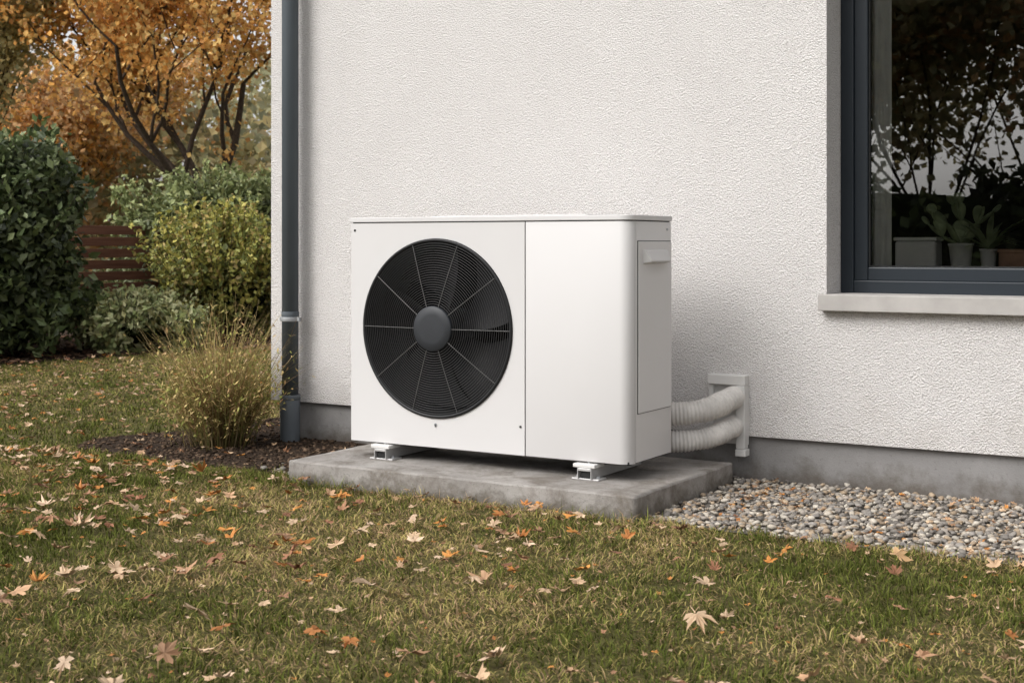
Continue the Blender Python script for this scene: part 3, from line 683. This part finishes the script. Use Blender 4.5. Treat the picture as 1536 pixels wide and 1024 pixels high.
# tussock
ts=empty('ornamental_grass'); cx,cy=-5.04,-.40
TV=[];TF=[];TC=[]
for k in range(1700):
    a=random.uniform(0,6.283); rr=abs(random.gauss(0,.075)); p=Vector((cx+rr*math.cos(a),cy+rr*math.sin(a),0))
    out=random.uniform(.05,1.35); d=Vector((math.cos(a)*out*.5,math.sin(a)*out*.5,1)).normalized(); L=random.choice([random.uniform(.22,.5),random.uniform(.38,.84)])*(1.05-.20*out)
    s=Vector((-math.sin(a+random.uniform(-1,1)),math.cos(a+random.uniform(-1,1)),0)); w0=random.uniform(.0014,.0028)
    dro=random.uniform(.0,.12); c=random.choice([(.50,.39,.18),(.40,.32,.13),(.26,.26,.09),(.58,.45,.25),(.40,.26,.13),(.34,.29,.11),(.24,.16,.08)])
    pv=None
    for i in range(8):
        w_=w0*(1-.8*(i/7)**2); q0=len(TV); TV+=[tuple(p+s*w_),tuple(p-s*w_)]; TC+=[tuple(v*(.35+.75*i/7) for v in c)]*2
        if pv is not None: TF.append((pv,pv+1,q0+1,q0))
        pv=q0
        if i==7: break
        for _ in range(1 if random.random()<.65 else 2):
            if i<2: break
            dd=Vector((random.gauss(0,1),random.gauss(0,1),random.gauss(.4,.7))).normalized(); s2=dd.cross(Vector((0,0,1))).normalized(); l_=random.uniform(.014,.042)
            q1=len(TV); TV+=[tuple(p),tuple(p+dd*l_*.5+s2*l_*.17),tuple(p+dd*l_),tuple(p+dd*l_*.5-s2*l_*.17)]; cc=random.choice([(.38,.36,.12),(.50,.38,.16),(.26,.28,.08),(.56,.43,.20),(.40,.26,.13)])
            TC+=[cc]*4; TF.append((q1,q1+1,q1+2,q1+3))
        p=p+d*L/7; d=(d+Vector((math.cos(a)*dro,math.sin(a)*dro,-dro*.4))+Vector((random.gauss(0,.11),random.gauss(0,.11),0))).normalized()
np_mesh('blades',TV,TF,M_straw,np.array(TC),ts)

# fence
fn=empty('wooden_fence')
for k in range(9):
    z=.12+k*.13; box('slat',-12.012,-11.99,1.0,6.6,z,z+.100,M_fence,fn,.004)
    box('slat',-12.012,-11.99,-4.6,.99,z,z+.100,M_fence,fn,.004)
for yy in(-4.5,-2.7,-.9,.99,2.8,4.5,6.3): box('post',-12.10,-12.013,yy-.045,yy+.045,0,1.32,M_fence,fn,.005)

# trees
def tree(name,x,y,H,trunk_h,pal,leafsize,nleaf,spread=1.0,r0=.16,seed=1,limbs=5,up=.55,clump=.28,depthmax=4,mat=None,lowshade=.6,zmin=0,keepf=.8):
    R_=random.Random(seed); par=empty(name); BV=[];BF=[];tips=[]
    def seg(p,d,L,r,dep):
        n=5; path=[p.copy()];rad=[r]; pp=p.copy()
        for i in range(n):
            d=(d+Vector((R_.gauss(0,.13),R_.gauss(0,.13),R_.gauss(.03,.08)))).normalized(); pp=pp+d*L/n; path.append(pp.copy()); rad.append(r*(1-.5*(i+1)/n))
            if dep>=2 : tips.append((pp.copy(),dep))
        v,f=tube_arrays(path,rad,7 if dep<2 else 4); k=len(BV); BV.extend(v); BF.extend([tuple(a+k for a in q_) for q_ in f])
        if dep>=depthmax: return
        nc=limbs if dep==0 else R_.choice([3,3,4])
        a0=R_.uniform(0,6.283)
        for c in range(nc):
            t_=1.0 if c==0 else R_.uniform(.45,1.0) if dep>0 else R_.uniform(.75,1.0)
            ii=min(n,max(1,int(t_*n))); a=a0+c*6.283/nc+R_.gauss(0,.3)
            side=Vector((math.cos(a),math.sin(a),0)); nd=(d*(.5+.3*R_.random())+side*spread*R_.uniform(.45,.95)+Vector((0,0,up*R_.uniform(.4,1)))).normalized()
            seg(path[ii],nd,L*R_.uniform(.60,.82) if dep else (H-trunk_h)*R_.uniform(.36,.48),rad[ii]*R_.uniform(.55,.75),dep+1)
    seg(Vector((x,y,-.05)),Vector((0.03,0,1)),trunk_h,r0,0)
    np_mesh('branches',BV,BF,M_bark,None,par,True)
    T=np.array([list(t_[0]) for t_ in tips]); lum=rng.uniform(.7,1.25,len(T)); keep=rng.random(len(T))<keepf
    ids=np.where(keep)[0]; idx=ids[rng.integers(0,len(ids),nleaf)]
    P=T[idx]+rng.normal(0,clump,(nleaf,3))*np.array([1,1,.6])
    k=P[:,2]>max(zmin,.3); P=P[k]; idx=idx[k]
    v,f,c=leafquads(P,leafsize,pal,lum[idx],1.2,.2); np_mesh('leaves',v,f,mat or M_mfol,c,par)
org=[(.74,.42,.13),(.80,.51,.19),(.64,.33,.10),(.82,.58,.25),(.56,.29,.11),(.74,.51,.20)]
rust=[(.62,.37,.18),(.52,.32,.17),(.66,.44,.23),(.48,.34,.19)]
olv=[(.44,.40,.21),(.52,.45,.24),(.37,.35,.19),(.60,.49,.25)]
dkc=[(.36,.36,.23),(.46,.44,.27),(.56,.47,.29)]
tree('maple_tree',-20.4,16.2,11.5,2.8,org,.10,32000,1.10,.22,seed=5,limbs=6,up=.50,clump=.24,keepf=.55)
tree('oak_tree',-26.0,13.6,8.8,2.0,olv,.10,24000,.55,.13,seed=9,limbs=6,up=.9,clump=.26,keepf=.7)
tree('autumn_tree',-30.5,20.0,7.6,1.6,rust+org[:2],.13,17000,.95,.09,seed=14,limbs=6,up=.5,clump=.32,keepf=.7)
tree('oak_tree',-20,6.5,4.6,1.0,olv,.10,12000,.9,.07,seed=31,limbs=6,up=.5,clump=.24)
parts_v=[];parts_f=[];parts_c=[];b=0
for k in range(46):
    a=math.radians(36+k*1.3); D_=random.uniform(40,60); px_=-math.sin(a)*D_; py2=-5.8+math.cos(a)*D_; hh=random.uniform(3.8,7.6); ww=random.uniform(2.2,3.8)
    nc=34; C=np.stack([px_+rng.normal(0,ww*.55,nc),py2+rng.normal(0,ww*.55,nc),hh*rng.random(nc)**.8],1); nl=1500
    idx=rng.integers(0,nc,nl); P=C[idx]+rng.normal(0,.55,(nl,3)); P[:,2]=np.maximum(P[:,2],.1)
    v,f,c=leafquads(P,.26,random.choice([rust,olv,olv,dkc,rust]),rng.uniform(.6,1.15,nc)[idx],1.2); parts_v.append(v);parts_f.append(f+b);parts_c.append(c);b+=len(v)
np_mesh('distant_trees',np.concatenate(parts_v),np.concatenate(parts_f),M_mfol,np.concatenate(parts_c))
# trees across the garden (seen reflected in the window)
i=0
for (x,y,h,pal) in((-4.5,-24,12,dkc+rust),(-8,-26,14,dkc),(-11.5,-25,11,rust),(-1,-25,12,olv),(-6.5,-31,15,dkc+olv),(-15,-27,12,dkc)):
    i+=1; tree('garden_tree',x,y,h,1.2,pal,.18,14000,.8,.10,seed=50+i,limbs=7,up=.55,clump=.6,depthmax=3,mat=M_mfol)
bush('garden_hedge',-7,-21,9,1.0,2.4,160,7000,.18,dkg,.35,4,0,core=True)
